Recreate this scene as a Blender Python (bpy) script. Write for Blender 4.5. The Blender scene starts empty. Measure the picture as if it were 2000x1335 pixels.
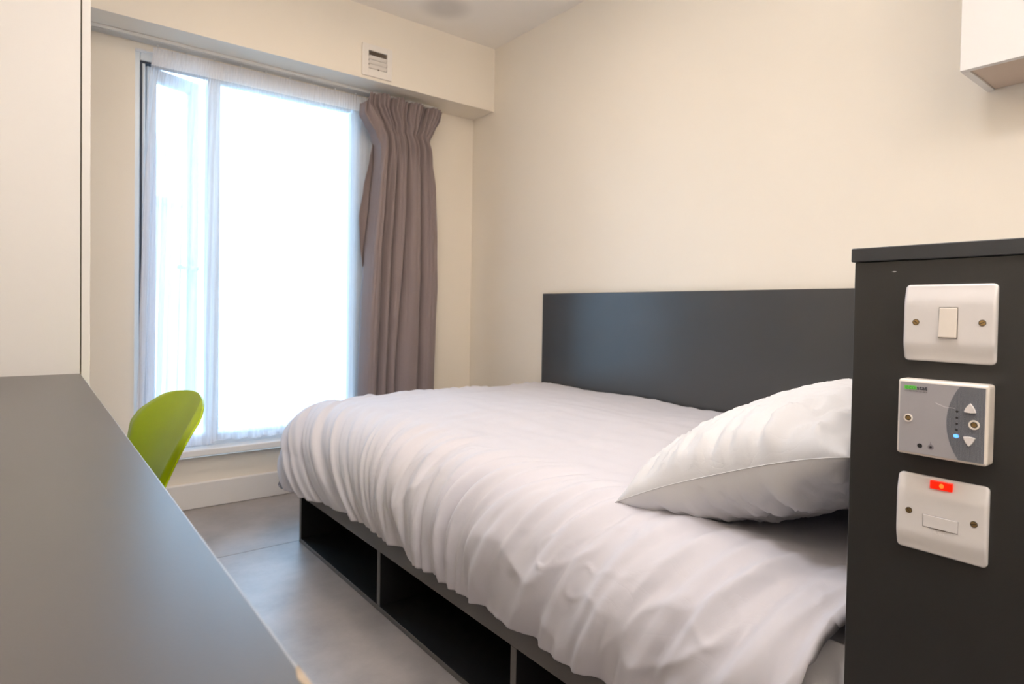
import bpy, bmesh, math, random
from mathutils import Vector, Matrix, noise
random.seed(7)
C = bpy.context.scene.collection
SC = bpy.context.scene
pi = math.pi

# ------------------------------------------------------------------ camera
H = 0.9247
yaw, pitch, roll = 0.664, -0.0203, 0.0163
FPX, CY = 1209.25, 630.57
fw = Vector((math.sin(yaw)*math.cos(pitch), math.cos(yaw)*math.cos(pitch), math.sin(pitch)))
rt = Vector((math.cos(yaw), -math.sin(yaw), 0.0))
up = rt.cross(fw)
r2 = rt*math.cos(roll) + up*math.sin(roll)
u2 = -rt*math.sin(roll) + up*math.cos(roll)
cam_data = bpy.data.cameras.new('camera')
cam = bpy.data.objects.new('camera', cam_data)
C.objects.link(cam)
cam.matrix_world = Matrix(((r2.x, u2.x, -fw.x, 0), (r2.y, u2.y, -fw.y, 0), (r2.z, u2.z, -fw.z, H), (0, 0, 0, 1)))
cam_data.sensor_width = 36
cam_data.lens = FPX/2000*36
cam_data.shift_y = -(667.5-CY)/2000
cam_data.clip_start = 0.02
cam_data.clip_end = 200
cam_data.dof.use_dof = True
cam_data.dof.focus_distance = 1.0
cam_data.dof.aperture_fstop = 7.0
SC.camera = cam

# ------------------------------------------------------------------ world, lamps, exposure
W = bpy.data.worlds.new('overcast_sky')
SC.world = W
W.use_nodes = True
bg = W.node_tree.nodes['Background']
bg.inputs[0].default_value = (0.43, 0.69, 1.0, 1)
bg.inputs[1].default_value = 10.0

def area_lamp(name, loc, power, size, col, rot=(0, 0, 0), portal=False, sy=None):
    l = bpy.data.lights.new(name, 'AREA')
    l.energy = power
    l.color = col
    if sy:
        l.shape = 'RECTANGLE'; l.size = size; l.size_y = sy
    else:
        l.shape = 'DISK'; l.size = size
    if portal:
        l.cycles.is_portal = True
    o = bpy.data.objects.new(name, l)
    o.location = loc
    o.rotation_euler = rot
    C.objects.link(o)
    return o

WARM = (1.0, 0.995, 1.04)
LAMPS = [((0.40, 0.50, 2.36), 8.5), ((0.95, 1.80, 2.36), 8)]
for loc, p in LAMPS:
    area_lamp('ceiling_lamp_light', loc, p, 0.30, (1.0, 0.80, 0.60) if loc[1] > 1 else WARM)
area_lamp('fill_uplighter_light', (0.45, -0.85, 1.78), 52, 0.24, WARM, (pi, 0, 0))  # added unseen fill, bounced off the ceiling to even out the room
area_lamp('window_portal', (0.90, 3.30, 1.15), 1, 1.15, (1, 1, 1), (-pi/2, 0, 0), True, 1.8)

SC.view_settings.view_transform = 'Standard'
SC.view_settings.look = 'None'
SC.view_settings.gamma = 1
SC.view_settings.use_curve_mapping = False
SC.view_settings.exposure = 0.11
SC.cycles.use_denoising = True
SC.cycles.max_bounces = 10
SC.cycles.diffuse_bounces = 6
SC.cycles.transparent_max_bounces = 16
SC.cycles.caustics_reflective = False
SC.cycles.caustics_refractive = False

# ------------------------------------------------------------------ materials
def mat(name, col, rough=0.5, spec=0.5, vary=0.0, vscale=4.0, bump=0.0, bscale=200.0, metal=0.0, emit=None, estr=0.0, coat=0.0):
    m = bpy.data.materials.new(name)
    m.use_nodes = True
    nt = m.node_tree
    b = nt.nodes['Principled BSDF']
    b.inputs['Base Color'].default_value = (*col, 1)
    b.inputs['Roughness'].default_value = rough
    b.inputs['Specular IOR Level'].default_value = spec
    b.inputs['Metallic'].default_value = metal
    b.inputs['Coat Weight'].default_value = coat
    tc = nt.nodes.new('ShaderNodeTexCoord')
    if vary > 0:
        n = nt.nodes.new('ShaderNodeTexNoise')
        n.inputs['Scale'].default_value = vscale
        n.inputs['Detail'].default_value = 5
        nt.links.new(tc.outputs['Object'], n.inputs['Vector'])
        mx = nt.nodes.new('ShaderNodeMix'); mx.data_type = 'RGBA'
        mx.inputs[6].default_value = (*[c*(1-vary) for c in col], 1)
        mx.inputs[7].default_value = (*[min(1, c*(1+vary)) for c in col], 1)
        nt.links.new(n.outputs['Fac'], mx.inputs[0])
        nt.links.new(mx.outputs[2], b.inputs['Base Color'])
    if bump > 0:
        n2 = nt.nodes.new('ShaderNodeTexNoise')
        n2.inputs['Scale'].default_value = bscale
        n2.inputs['Detail'].default_value = 4
        nt.links.new(tc.outputs['Object'], n2.inputs['Vector'])
        bp = nt.nodes.new('ShaderNodeBump')
        bp.inputs['Strength'].default_value = bump
        bp.inputs['Distance'].default_value = 0.002
        nt.links.new(n2.outputs['Fac'], bp.inputs['Height'])
        nt.links.new(bp.outputs['Normal'], b.inputs['Normal'])
    if emit:
        b.inputs['Emission Color'].default_value = (*emit, 1)
        b.inputs['Emission Strength'].default_value = estr
    return m

M = {}
M['wall'] = mat('cream_wall_paint', (0.85, 0.78, 0.675), 0.6, 0.3, 0.012, 3, 0.06, 350)
M['ceil'] = mat('ceiling_paint', (0.92, 0.875, 0.81), 0.7, 0.2, 0.01, 2, 0.05, 300)
M['trim'] = mat('white_gloss_trim', (0.80, 0.77, 0.74), 0.35, 0.5, 0.02, 5)
M['ward'] = mat('white_melamine', (0.80, 0.78, 0.76), 0.42, 0.4, 0.01, 6)
M['gap'] = mat('dark_gap', (0.10, 0.085, 0.06), 0.8)
M['cab_under'] = mat('shaded_cabinet_underside', (0.62, 0.50, 0.41), 0.5, 0.4)  # shade under the white cabinet painted in as tan
M['dark'] = mat('charcoal_melamine', (0.021, 0.020, 0.019), 0.42, 0.5, 0.10, 9, 0.05, 600)
M['dark_top'] = mat('charcoal_lipping', (0.030, 0.032, 0.036), 0.38, 0.5, 0.1, 9)
M['head'] = mat('anthracite_melamine', (0.045, 0.043, 0.042), 0.32, 0.7, 0.08, 6, 0.04, 600)
M['bed'] = mat('grey_bed_melamine', (0.115, 0.106, 0.100), 0.42, 0.5, 0.06, 8, 0.04, 600)
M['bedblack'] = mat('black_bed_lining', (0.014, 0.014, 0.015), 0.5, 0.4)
M['desk'] = mat('grey_desk_laminate', (0.056, 0.050, 0.046), 0.33, 0.8, 0.05, 12, 0.05, 500)
M['deskedge'] = mat('desk_edge_highlight', (0.26, 0.26, 0.27), 0.3, 0.5)  # edge band lightened to paint in its highlight line
M['chip'] = mat('bare_chipboard', (0.30, 0.24, 0.18), 0.8, 0.2, 0.3, 120)
M['frame'] = mat('white_window_frame', (0.70, 0.73, 0.75), 0.35, 0.5)
M['gasket'] = mat('black_rubber_gasket', (0.03, 0.04, 0.06), 0.6)
M['sill'] = mat('white_sill_board', (0.82, 0.81, 0.80), 0.3, 0.5)
M['track'] = mat('white_track', (0.75, 0.74, 0.72), 0.35, 0.5)
M['vent'] = mat('white_vent_plastic', (0.82, 0.77, 0.71), 0.4, 0.4)
M['ventdark'] = mat('vent_duct_dark', (0.10, 0.075, 0.055), 0.8)
M['chair'] = mat('lime_green_plastic', (0.33, 0.44, 0.0), 0.38, 0.35, 0.02, 5)
M['wood'] = mat('beech_leg', (0.52, 0.34, 0.18), 0.45, 0.4, 0.15, 20)
M['steel'] = mat('black_steel', (0.03, 0.03, 0.03), 0.35, 0.5, metal=0.6)
M['plate'] = mat('white_moulded_plastic', (0.74, 0.715, 0.72), 0.22, 0.5)
M['plate2'] = mat('cream_plastic', (0.78, 0.72, 0.66), 0.3, 0.5, 0.03, 30)
M['brass'] = mat('worn_brass', (0.42, 0.28, 0.12), 0.3, 0.5, metal=0.9)
M['screwdark'] = mat('screw_shadow', (0.05, 0.035, 0.02), 0.6)
M['neon'] = mat('red_neon_lens', (0.70, 0.015, 0.005), 0.15, 0.5, emit=(1, 0.02, 0.004), estr=0.55)
M['neonhot'] = mat('neon_filament', (0.8, 0.1, 0.02), 0.2, emit=(1, 0.16, 0.02), estr=1.3)
M['black'] = mat('black_ink', (0.012, 0.012, 0.014), 0.5)
M['ink'] = mat('navy_ink', (0.02, 0.024, 0.04), 0.5)
M['inkgrey'] = mat('grey_ink', (0.20, 0.19, 0.21), 0.5)
M['green'] = mat('green_ink', (0.06, 0.42, 0.04), 0.5)
M['greenl'] = mat('green_highlight', (0.16, 0.60, 0.12), 0.5)
M['led'] = mat('blue_led', (0.05, 0.2, 0.9), 0.3, emit=(0.12, 0.36, 1.0), estr=1.6)
M['scuff'] = mat('scuffed_film', (0.62, 0.62, 0.64), 0.6)
M['mattress'] = mat('white_mattress', (0.86, 0.85, 0.88), 0.8, 0.2, 0.02, 9, 0.2, 300)
M['lampwhite'] = mat('lamp_rim', (0.8, 0.8, 0.8), 0.4)
M['diffuser'] = mat('lamp_diffuser', (0.9, 0.85, 0.75), 0.4, emit=(1.0, 0.8, 0.6), estr=4.0)
M['bldg'] = mat('pale_render_facade', (0.78, 0.77, 0.75), 0.8, 0.2, 0.04, 0.6)
M['coping'] = mat('stone_coping', (0.60, 0.59, 0.57), 0.8, 0.2, 0.06, 2)
M['paving'] = mat('pale_paving', (0.55, 0.54, 0.52), 0.85, 0.2, 0.08, 1)

def fabric(name, col, rough=0.85, crease=0.35, cscale=26.0, sheen=0.25, weave=900.0):
    m = bpy.data.materials.new(name)
    m.use_nodes = True
    nt = m.node_tree
    b = nt.nodes['Principled BSDF']
    b.inputs['Base Color'].default_value = (*col, 1)
    b.inputs['Roughness'].default_value = rough
    b.inputs['Specular IOR Level'].default_value = 0.2
    b.inputs['Sheen Weight'].default_value = sheen
    tc = nt.nodes.new('ShaderNodeTexCoord')
    n = nt.nodes.new('ShaderNodeTexNoise')
    n.inputs['Scale'].default_value = cscale
    n.inputs['Detail'].default_value = 3
    n.inputs['Distortion'].default_value = 1.2
    nt.links.new(tc.outputs['Object'], n.inputs['Vector'])
    a = nt.nodes.new('ShaderNodeMath'); a.operation = 'SUBTRACT'; a.inputs[1].default_value = 0.5
    nt.links.new(n.outputs['Fac'], a.inputs[0])
    ab = nt.nodes.new('ShaderNodeMath'); ab.operation = 'ABSOLUTE'
    nt.links.new(a.outputs[0], ab.inputs[0])
    pw = nt.nodes.new('ShaderNodeMath'); pw.operation = 'POWER'; pw.inputs[1].default_value = 0.5
    nt.links.new(ab.outputs[0], pw.inputs[0])
    bp = nt.nodes.new('ShaderNodeBump')
    bp.inputs['Strength'].default_value = crease
    bp.inputs['Distance'].default_value = 0.006
    nt.links.new(pw.outputs[0], bp.inputs['Height'])
    w = nt.nodes.new('ShaderNodeTexNoise')
    w.inputs['Scale'].default_value = weave
    nt.links.new(tc.outputs['Object'], w.inputs['Vector'])
    bp2 = nt.nodes.new('ShaderNodeBump')
    bp2.inputs['Strength'].default_value = 0.12
    bp2.inputs['Distance'].default_value = 0.0005
    nt.links.new(w.outputs['Fac'], bp2.inputs['Height'])
    nt.links.new(bp.outputs['Normal'], bp2.inputs['Normal'])
    nt.links.new(bp2.outputs['Normal'], b.inputs['Normal'])
    return m
M['duvet'] = fabric('pale_lilac_white_cotton', (0.655, 0.640, 0.695), 0.8, 0.10, 9)
M['pillow'] = fabric('white_pillow_cotton', (0.74, 0.735, 0.755), 0.8, 0.10, 12)
M['curtain'] = fabric('taupe_curtain_fabric', (0.250, 0.198, 0.193), 0.75, 0.08, 14, 0.12)

def sheer_mat(name, open_, col, trans=0.55):
    m = bpy.data.materials.new(name)
    m.use_nodes = True
    nt = m.node_tree
    nt.nodes.remove(nt.nodes['Principled BSDF'])
    out = nt.nodes['Material Output']
    t = nt.nodes.new('ShaderNodeBsdfTransparent'); t.inputs[0].default_value = (0.97, 0.98, 1, 1)
    d = nt.nodes.new('ShaderNodeBsdfDiffuse'); d.inputs[0].default_value = (*col, 1)
    tl = nt.nodes.new('ShaderNodeBsdfTranslucent'); tl.inputs[0].default_value = (*col, 1)
    m1 = nt.nodes.new('ShaderNodeMixShader'); m1.inputs[0].default_value = trans
    nt.links.new(d.outputs[0], m1.inputs[1]); nt.links.new(tl.outputs[0], m1.inputs[2])
    # woven threads: openness varies slightly along the cloth
    tc = nt.nodes.new('ShaderNodeTexCoord')
    mp = nt.nodes.new('ShaderNodeMapping'); mp.inputs['Scale'].default_value = (160, 160, 3)
    nt.links.new(tc.outputs['Object'], mp.inputs[0])
    n = nt.nodes.new('ShaderNodeTexNoise'); n.inputs['Scale'].default_value = 1.0
    nt.links.new(mp.outputs[0], n.inputs['Vector'])
    mr = nt.nodes.new('ShaderNodeMapRange')
    mr.inputs[3].default_value = 1-open_-0.10; mr.inputs[4].default_value = 1-open_+0.10
    nt.links.new(n.outputs['Fac'], mr.inputs[0])
    m2 = nt.nodes.new('ShaderNodeMixShader')
    nt.links.new(mr.outputs[0], m2.inputs[0])
    nt.links.new(t.outputs[0], m2.inputs[1]); nt.links.new(m1.outputs[0], m2.inputs[2])
    nt.links.new(m2.outputs[0], out.inputs[0])
    return m
M['sheer'] = sheer_mat('white_voile', 0.52, (0.95, 0.94, 0.96))
M['sheer_tape'] = sheer_mat('gathered_voile_tape', 0.20, (0.97, 0.95, 0.95), 0.30)

def glass_mat():
    m = bpy.data.materials.new('window_glass')
    m.use_nodes = True
    nt = m.node_tree
    nt.nodes.remove(nt.nodes['Principled BSDF'])
    out = nt.nodes['Material Output']
    t = nt.nodes.new('ShaderNodeBsdfTransparent'); t.inputs[0].default_value = (0.95, 0.98, 0.98, 1)
    g = nt.nodes.new('ShaderNodeBsdfGlossy'); g.inputs['Roughness'].default_value = 0.02
    fr = nt.nodes.new('ShaderNodeFresnel'); fr.inputs[0].default_value = 1.45
    mx = nt.nodes.new('ShaderNodeMixShader')
    nt.links.new(fr.outputs[0], mx.inputs[0])
    nt.links.new(t.outputs[0], mx.inputs[1]); nt.links.new(g.outputs[0], mx.inputs[2])
    nt.links.new(mx.outputs[0], out.inputs[0])
    return m
M['glass'] = glass_mat()

def floor_mat():
    m = bpy.data.materials.new('grey_stone_effect_vinyl')
    m.use_nodes = True
    nt = m.node_tree
    b = nt.nodes['Principled BSDF']
    g = nt.nodes.new('ShaderNodeNewGeometry')
    n = nt.nodes.new('ShaderNodeTexNoise'); n.inputs['Scale'].default_value = 5.0
    n.inputs['Detail'].default_value = 8; n.inputs['Roughness'].default_value = 0.65
    nt.links.new(g.outputs['Position'], n.inputs['Vector'])
    cr = nt.nodes.new('ShaderNodeValToRGB')
    cr.color_ramp.elements[0].position = 0.30; cr.color_ramp.elements[0].color = (0.27, 0.245, 0.235, 1)
    cr.color_ramp.elements[1].position = 0.72; cr.color_ramp.elements[1].color = (0.42, 0.38, 0.365, 1)
    nt.links.new(n.outputs['Fac'], cr.inputs[0]); nt.links.new(cr.outputs[0], b.inputs['Base Color'])
    n3 = nt.nodes.new('ShaderNodeTexNoise'); n3.inputs['Scale'].default_value = 60; n3.inputs['Detail'].default_value = 4
    nt.links.new(g.outputs['Position'], n3.inputs['Vector'])
    bp = nt.nodes.new('ShaderNodeBump'); bp.inputs['Strength'].default_value = 0.10; bp.inputs['Distance'].default_value = 0.003
    nt.links.new(n3.outputs['Fac'], bp.inputs['Height']); nt.links.new(bp.outputs[0], b.inputs['Normal'])
    b.inputs['Roughness'].default_value = 0.40
    b.inputs['Specular IOR Level'].default_value = 1.0
    return m
M['floor'] = floor_mat()
M['joint'] = mat('dark_floor_joint', (0.05, 0.045, 0.042), 0.7)

# faint round grey spot mixed into the ceiling colour
def add_ceiling_spot(m, cx, cy, rad, amt):
    nt = m.node_tree
    b = nt.nodes['Principled BSDF']
    src = b.inputs['Base Color'].links[0].from_socket
    g = nt.nodes.new('ShaderNodeNewGeometry')
    vm = nt.nodes.new('ShaderNodeVectorMath'); vm.operation = 'DISTANCE'; vm.inputs[1].default_value = (cx, cy, 2.412)
    nt.links.new(g.outputs['Position'], vm.inputs[0])
    mr = nt.nodes.new('ShaderNodeMapRange'); mr.interpolation_type = 'SMOOTHSTEP'
    mr.inputs[1].default_value = rad*0.25; mr.inputs[2].default_value = rad
    mr.inputs[3].default_value = amt; mr.inputs[4].default_value = 0
    nt.links.new(vm.outputs['Value'], mr.inputs[0])
    mx = nt.nodes.new('ShaderNodeMix'); mx.data_type = 'RGBA'
    mx.inputs[7].default_value = (0.42, 0.38, 0.35, 1)
    nt.links.new(mr.outputs[0], mx.inputs[0]); nt.links.new(src, mx.inputs[6])
    nt.links.new(mx.outputs[2], b.inputs['Base Color'])
add_ceiling_spot(M['ceil'], 1.625, 2.65, 0.16, 0.42)

# perforated print on the heating controller's face
def dot_mat(name, base, dots, pitch, thr):
    m = bpy.data.materials.new(name)
    m.use_nodes = True
    nt = m.node_tree
    b = nt.nodes['Principled BSDF']
    b.inputs['Roughness'].default_value = 0.4
    g = nt.nodes.new('ShaderNodeNewGeometry')
    sp = nt.nodes.new('ShaderNodeSeparateXYZ'); nt.links.new(g.outputs['Position'], sp.inputs[0])
    def math_(op, a, bb):
        n = nt.nodes.new('ShaderNodeMath'); n.operation = op
        for i, v in enumerate((a, bb)):
            if v is None: continue
            if isinstance(v, (int, float)): n.inputs[i].default_value = v
            else: nt.links.new(v, n.inputs[i])
        return n.outputs[0]
    k = 2*pi/pitch
    s = math_('ADD', sp.outputs['Y'], sp.outputs['Z']); d = math_('SUBTRACT', sp.outputs['Y'], sp.outputs['Z'])
    a = math_('SINE', math_('MULTIPLY', s, k*0.707), None); c = math_('SINE', math_('MULTIPLY', d, k*0.707), None)
    p = math_('MULTIPLY', a, c)
    mr = nt.nodes.new('ShaderNodeMapRange'); mr.inputs[1].default_value = thr; mr.inputs[2].default_value = thr+0.35
    nt.links.new(p, mr.inputs[0])
    mx = nt.nodes.new('ShaderNodeMix'); mx.data_type = 'RGBA'
    mx.inputs[6].default_value = (*base, 1); mx.inputs[7].default_value = (*dots, 1)
    nt.links.new(mr.outputs[0], mx.inputs[0]); nt.links.new(mx.outputs[2], b.inputs['Base Color'])
    return m
M['print_light'] = dot_mat('silver_dotted_film', (0.40, 0.39, 0.42), (0.28, 0.27, 0.29), 0.0012, 0.1)
M['print_dark'] = dot_mat('slate_dotted_film', (0.075, 0.082, 0.105), (0.42, 0.43, 0.46), 0.0015, 0.30)

# ------------------------------------------------------------------ helpers
def box(bm, x0, x1, y0, y1, z0, z1, bev=0.0, seg=1):
    v = [bm.verts.new(p) for p in ((x0, y0, z0), (x1, y0, z0), (x1, y1, z0), (x0, y1, z0), (x0, y0, z1), (x1, y0, z1), (x1, y1, z1), (x0, y1, z1))]
    fs = [bm.faces.new([v[i] for i in f]) for f in ((0, 3, 2, 1), (4, 5, 6, 7), (0, 1, 5, 4), (1, 2, 6, 5), (2, 3, 7, 6), (3, 0, 4, 7))]
    if bev > 0:
        es = list({e for f in fs for e in f.edges})
        bmesh.ops.bevel(bm, geom=es, offset=bev, segments=seg, affect='EDGES', profile=0.5)

def obj(name, bm, m, parent=None, smooth=False, loc=None):
    me = bpy.data.meshes.new(name)
    bm.to_mesh(me)
    bm.free()
    if smooth:
        for p in me.polygons: p.use_smooth = True
    o = bpy.data.objects.new(name, me)
    C.objects.link(o)
    if m: me.materials.append(m)
    if parent:
        o.parent = parent
        if parent.type == 'EMPTY' and loc is None:
            o.matrix_parent_inverse = Matrix.LocRotScale(parent.location, parent.rotation_euler, None).inverted()
    return o

def pbox(name, m, parent, *a, bev=0.0015, seg=1):
    bm = bmesh.new()
    box(bm, *a, bev=bev, seg=seg)
    return obj(name, bm, m, parent)

def tag(o, label=None, cat=None, group=None, kind=None):
    if label: o['label'] = label
    if cat: o['category'] = cat
    if group: o['group'] = group
    if kind: o['kind'] = kind
    return o

def thing(name, label, cat, loc, rz=0.0, group=None):
    o = bpy.data.objects.new(name, None)
    o.empty_display_size = 0.05
    o.location = loc
    o.rotation_euler = (0, 0, rz)
    C.objects.link(o)
    return tag(o, label, cat, group)

def cyl(bm, p0, p1, r0, r1=None, n=20):
    r1 = r0 if r1 is None else r1
    p0, p1 = Vector(p0), Vector(p1)
    ax = (p1-p0).normalized()
    a = ax.orthogonal().normalized(); b = ax.cross(a)
    A = [bm.verts.new(p0+(a*math.cos(2*pi*i/n)+b*math.sin(2*pi*i/n))*r0) for i in range(n)]
    B = [bm.verts.new(p1+(a*math.cos(2*pi*i/n)+b*math.sin(2*pi*i/n))*r1) for i in range(n)]
    for i in range(n):
        j = (i+1) % n
        bm.faces.new((A[i], A[j], B[j], B[i]))
    bm.faces.new(A[::-1]); bm.faces.new(B)

def grid_mesh(bm, f, nu, nv):
    V = [[bm.verts.new(f(i/nu, j/nv)) for j in range(nv+1)] for i in range(nu+1)]
    for i in range(nu):
        for j in range(nv):
            bm.faces.new((V[i][j], V[i+1][j], V[i+1][j+1], V[i][j+1]))
    return V

def sstep(a, b, x):
    t = max(0.0, min(1.0, (x-a)/(b-a)))
    return t*t*(3-2*t)

def interp(tab, x):
    if x <= tab[0][0]: return tab[0][1]
    for (a, va), (b, vb) in zip(tab, tab[1:]):
        if x <= b:
            t = (x-a)/(b-a); t = t*t*(3-2*t)*0.5+t*0.5
            return va+(vb-va)*t
    return tab[-1][1]

def lerp_tab(tab, x):
    if x <= tab[0][0]: return tab[0][1]
    for (a, va), (b, vb) in zip(tab, tab[1:]):
        if x <= b: return va+(vb-va)*(x-a)/(b-a)
    return tab[-1][1]

def nz(x, y=0.0, z=0.0): return noise.noise((x, y, z))

# ------------------------------------------------------------------ room shell
XR, XL, YW, YN, ZC = 2.10, -0.50, 3.092, -1.30, 2.412
YB, ZB = 2.883, 2.057
WX0, WX1, WZ0, WZ1 = 0.360, 1.455, 0.262, 2.018
T = 0.14

fl = bmesh.new(); box(fl, XL-T, XR+T, YN-T, YW+T, -0.12, -0.0030)
floor = obj('floor', fl, M['joint']); tag(floor, 'grey stone effect vinyl floor beside the bed', kind='structure')
xs = [XL, 0.02, 1.26, XR]
ys = [YN, -0.048, 1.192, 2.432, YW]
for i in range(len(xs)-1):
    for j in range(len(ys)-1):
        pbox('floor_tile', M['floor'], floor, xs[i]+0.0018, xs[i+1]-0.0018, ys[j]+0.0018, ys[j+1]-0.0018, -0.003, 0.0, bev=0.0)

def shell(name, m, *a, label=None):
    bm = bmesh.new(); box(bm, *a)
    return tag(obj(name, bm, m), label, kind='structure')
shell('ceiling', M['ceil'], XL-T, XR+T, YN-T, YW+T, ZC, ZC+0.1, label='cream ceiling with a faint round grey spot')
shell('wall_right', M['wall'], XR, XR+T, YN-T, YW+T, 0, ZC, label='plain cream wall behind the bed headboard')
shell('wall_left', M['wall'], XL-T, XL, YN-T, YW+T, 0, ZC)
shell('wall_near', M['wall'], XL-T, XR+T, YN-T, YN, 0, ZC)
bm = bmesh.new()
box(bm, XL, WX0, YW, YW+T, 0, ZC); box(bm, WX1, XR, YW, YW+T, 0, ZC)
box(bm, WX0, WX1, YW, YW+T, 0, WZ0-0.03); box(bm, WX0, WX1, YW, YW+T, WZ1, ZC)
tag(obj('wall_far', bm, M['wall']), 'cream wall around the curtained window', kind='structure')
shell('trim_1', M['wall'], XL, XR, YB, YW, ZB, ZC, label='boxed cream bulkhead above the window')
bm = bmesh.new(); box(bm, XL, XR, YW-0.016, YW, 0, 0.118, 0.004)
tag(obj('baseboard_far', bm, M['trim']), 'white skirting board under the window', kind='structure')
bm = bmesh.new(); box(bm, XR-0.016, XR, 2.44, YW-0.017, 0, 0.118, 0.004)
tag(obj('baseboard_right', bm, M['trim']), 'white skirting board on the bed wall', kind='structure')

# ------------------------------------------------------------------ window
win = bpy.data.objects.new('window_1', None); C.objects.link(win); win.location = (0.9, YW, WZ0)
tag(win, 'tall white framed window behind the sheer curtain, left casement open', kind='structure')
FY0, FY1 = 3.118, 3.180
GZ0, GZ1 = 0.335, 1.956
pbox('frame_stile', M['frame'], win, WX0-0.02, 0.381, FY0, FY1, WZ0, WZ1+0.01, bev=0.003)
pbox('gasket', M['gasket'], win, 0.381, 0.390, FY0+0.004, FY1-0.01, GZ0-0.01, 1.978, bev=0)
pbox('gasket', M['gasket'], win, 0.390, 0.648, FY0+0.004, FY1-0.01, 1.970, 1.978, bev=0)
pbox('hinge_stile', M['frame'], win, 0.390, 0.402, FY0+0.008, FY1-0.005, GZ0-0.01, 1.970, bev=0.002)
pbox('frame_stile', M['frame'], win, 1.358, WX1+0.02, FY0, FY1, WZ0, WZ1+0.01, bev=0.003)
pbox('glazing_bead', M['frame'], win, 1.346, 1.358, FY0+0.012, FY1-0.01, GZ0, GZ1, bev=0.003)
pbox('mullion', M['frame'], win, 0.650, 0.704, FY0, FY1, GZ0-0.01, 1.979, bev=0.003)
pbox('frame_head', M['frame'], win, 0.381, 1.358, FY0, FY1, 1.979, WZ1+0.01, bev=0.003)
pbox('glazing_bead', M['frame'], win, 0.704, 1.346, FY0+0.008, FY1-0.01, GZ1, 1.979, bev=0.003)
pbox('frame_rail', M['frame'], win, 0.381, 1.358, FY0, FY1, WZ0, GZ0-0.010, bev=0.003)
pbox('pane', M['glass'], win, 0.700, 1.350, 3.146, 3.152, GZ0-0.012, GZ1+0.004, bev=0)
pbox('window_sill', M['sill'], win, WX0-0.004, WX1, 3.035, 3.118, 0.246, 0.278, bev=0.005, seg=2)
pbox('reveal_lining', M['trim'], win, WX0-0.001, WX1, YW+0.001, FY0, WZ1-0.006, WZ1+0.002, bev=0)
# open casement, hinged at its left, swung outward
TH = math.radians(23)
sash = bpy.data.objects.new('casement', bpy.data.meshes.new('casement')); 
def sash_piece(name, m, a0, a1, t0, t1, z0, z1, bev=0.003, parent=None):
    bm = bmesh.new(); box(bm, a0, a1, t0, t1, z0, z1, bev)
    R = Matrix.Translation((0.404, 3.160, 0)) @ Matrix.Rotation(TH, 4, 'Z')
    bmesh.ops.transform(bm, matrix=R, verts=bm.verts)
    return obj(name, bm, m, parent)
SW = 0.245
bm = bmesh.new()
for a in ((0, 0.042, 0.345, 1.968), (SW-0.042, SW, 0.345, 1.968), (0.042, SW-0.042, 0.345, 0.40), (0.042, SW-0.042, 1.915, 1.968)):
    box(bm, a[0], a[1], -0.022, 0.022, a[2], a[3], 0.003)
bmesh.ops.transform(bm, matrix=Matrix.Translation((0.404, 3.160, 0)) @ Matrix.Rotation(TH, 4, 'Z'), verts=bm.verts)
casement = obj('casement', bm, M['frame'], win)
sash_piece('pane', M['glass'], 0.040, SW-0.040, -0.003, 0.003, 0.398, 1.917, 0, casement)
bm = bmesh.new()
box(bm, SW-0.033, SW-0.010, -0.034, -0.022, 1.03, 1.14, 0.003)
box(bm, SW-0.120, SW-0.012, -0.052, -0.038, 1.088, 1.108, 0.004)
cyl(bm, (SW-0.021, -0.024, 1.098), (SW-0.021, -0.044, 1.098), 0.008)
bmesh.ops.transform(bm, matrix=Matrix.Translation((0.404, 3.160, 0)) @ Matrix.Rotation(TH, 4, 'Z'), verts=bm.verts)
obj('window_handle', bm, M['frame'], casement)
bpy.data.meshes.remove(sash.data) if sash.data.users <= 1 else None

# ------------------------------------------------------------------ outside
bd = thing('building', 'pale low building faintly seen through the sheer curtain', 'building', (1.5, 16, -3))
bm = bmesh.new(); box(bm, -8, 14, 15.0, 19.0, -3.0, 3.05)
obj('facade', bm, M['bldg'], bd)
bm = bmesh.new(); box(bm, -8.1, 14.1, 14.85, 19.1, 3.05, 3.20, 0.02)
obj('parapet_coping', bm, M['coping'], bd)
for k in range(9):
    pbox('pilaster', M['bldg'], bd, -7+k*2.4, -6.75+k*2.4, 14.9, 15.0, -3.0, 3.05, bev=0.01)
bm = bmesh.new(); box(bm, -30, 30, 3.4, 40, -3.3, -3.0)
tag(obj('ground', bm, M['paving']), 'pale paving outside below the window', kind='structure')

# ------------------------------------------------------------------ vent in the bulkhead
vt = thing('air_vent', 'small square white louvred vent on the bulkhead above the curtain', 'vent', (1.372, YB, 2.072))
bm = bmesh.new()
vx0, vx1, vz0, vz1 = 1.292, 1.452, 2.072, 2.228
ox0, ox1, oz0, oz1 = 1.325, 1.424, 2.110, 2.198
for a in ((vx0, ox0, vz0, vz1), (ox1, vx1, vz0, vz1), (ox0, ox1, vz0, oz0), (ox0, ox1, oz1, vz1)):
    box(bm, a[0], a[1], YB-0.010, YB-0.0005, a[2], a[3], 0.001)
obj('frame', bm, M['vent'], vt)
pbox('duct', M['ventdark'], vt, ox0, ox1, YB-0.0018, YB-0.0006, oz0, oz1, bev=0)
for k in range(3):
    zc = oz0+0.012+k*0.0215
    bm = bmesh.new()
    box(bm, ox0+0.001, ox1-0.002, -0.0095, 0.0095, -0.0012, 0.0012)
    bmesh.ops.transform(bm, matrix=Matrix.Translation((0, YB-0.0082, zc)) @ Matrix.Rotation(math.radians(-52), 4, 'X'), verts=bm.verts)
    obj('louvre', bm, M['vent'], vt)
bm = bmesh.new(); box(bm, 1.374, 1.379, YB-0.015, YB-0.010, 2.106, 2.112, 0.001)
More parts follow.
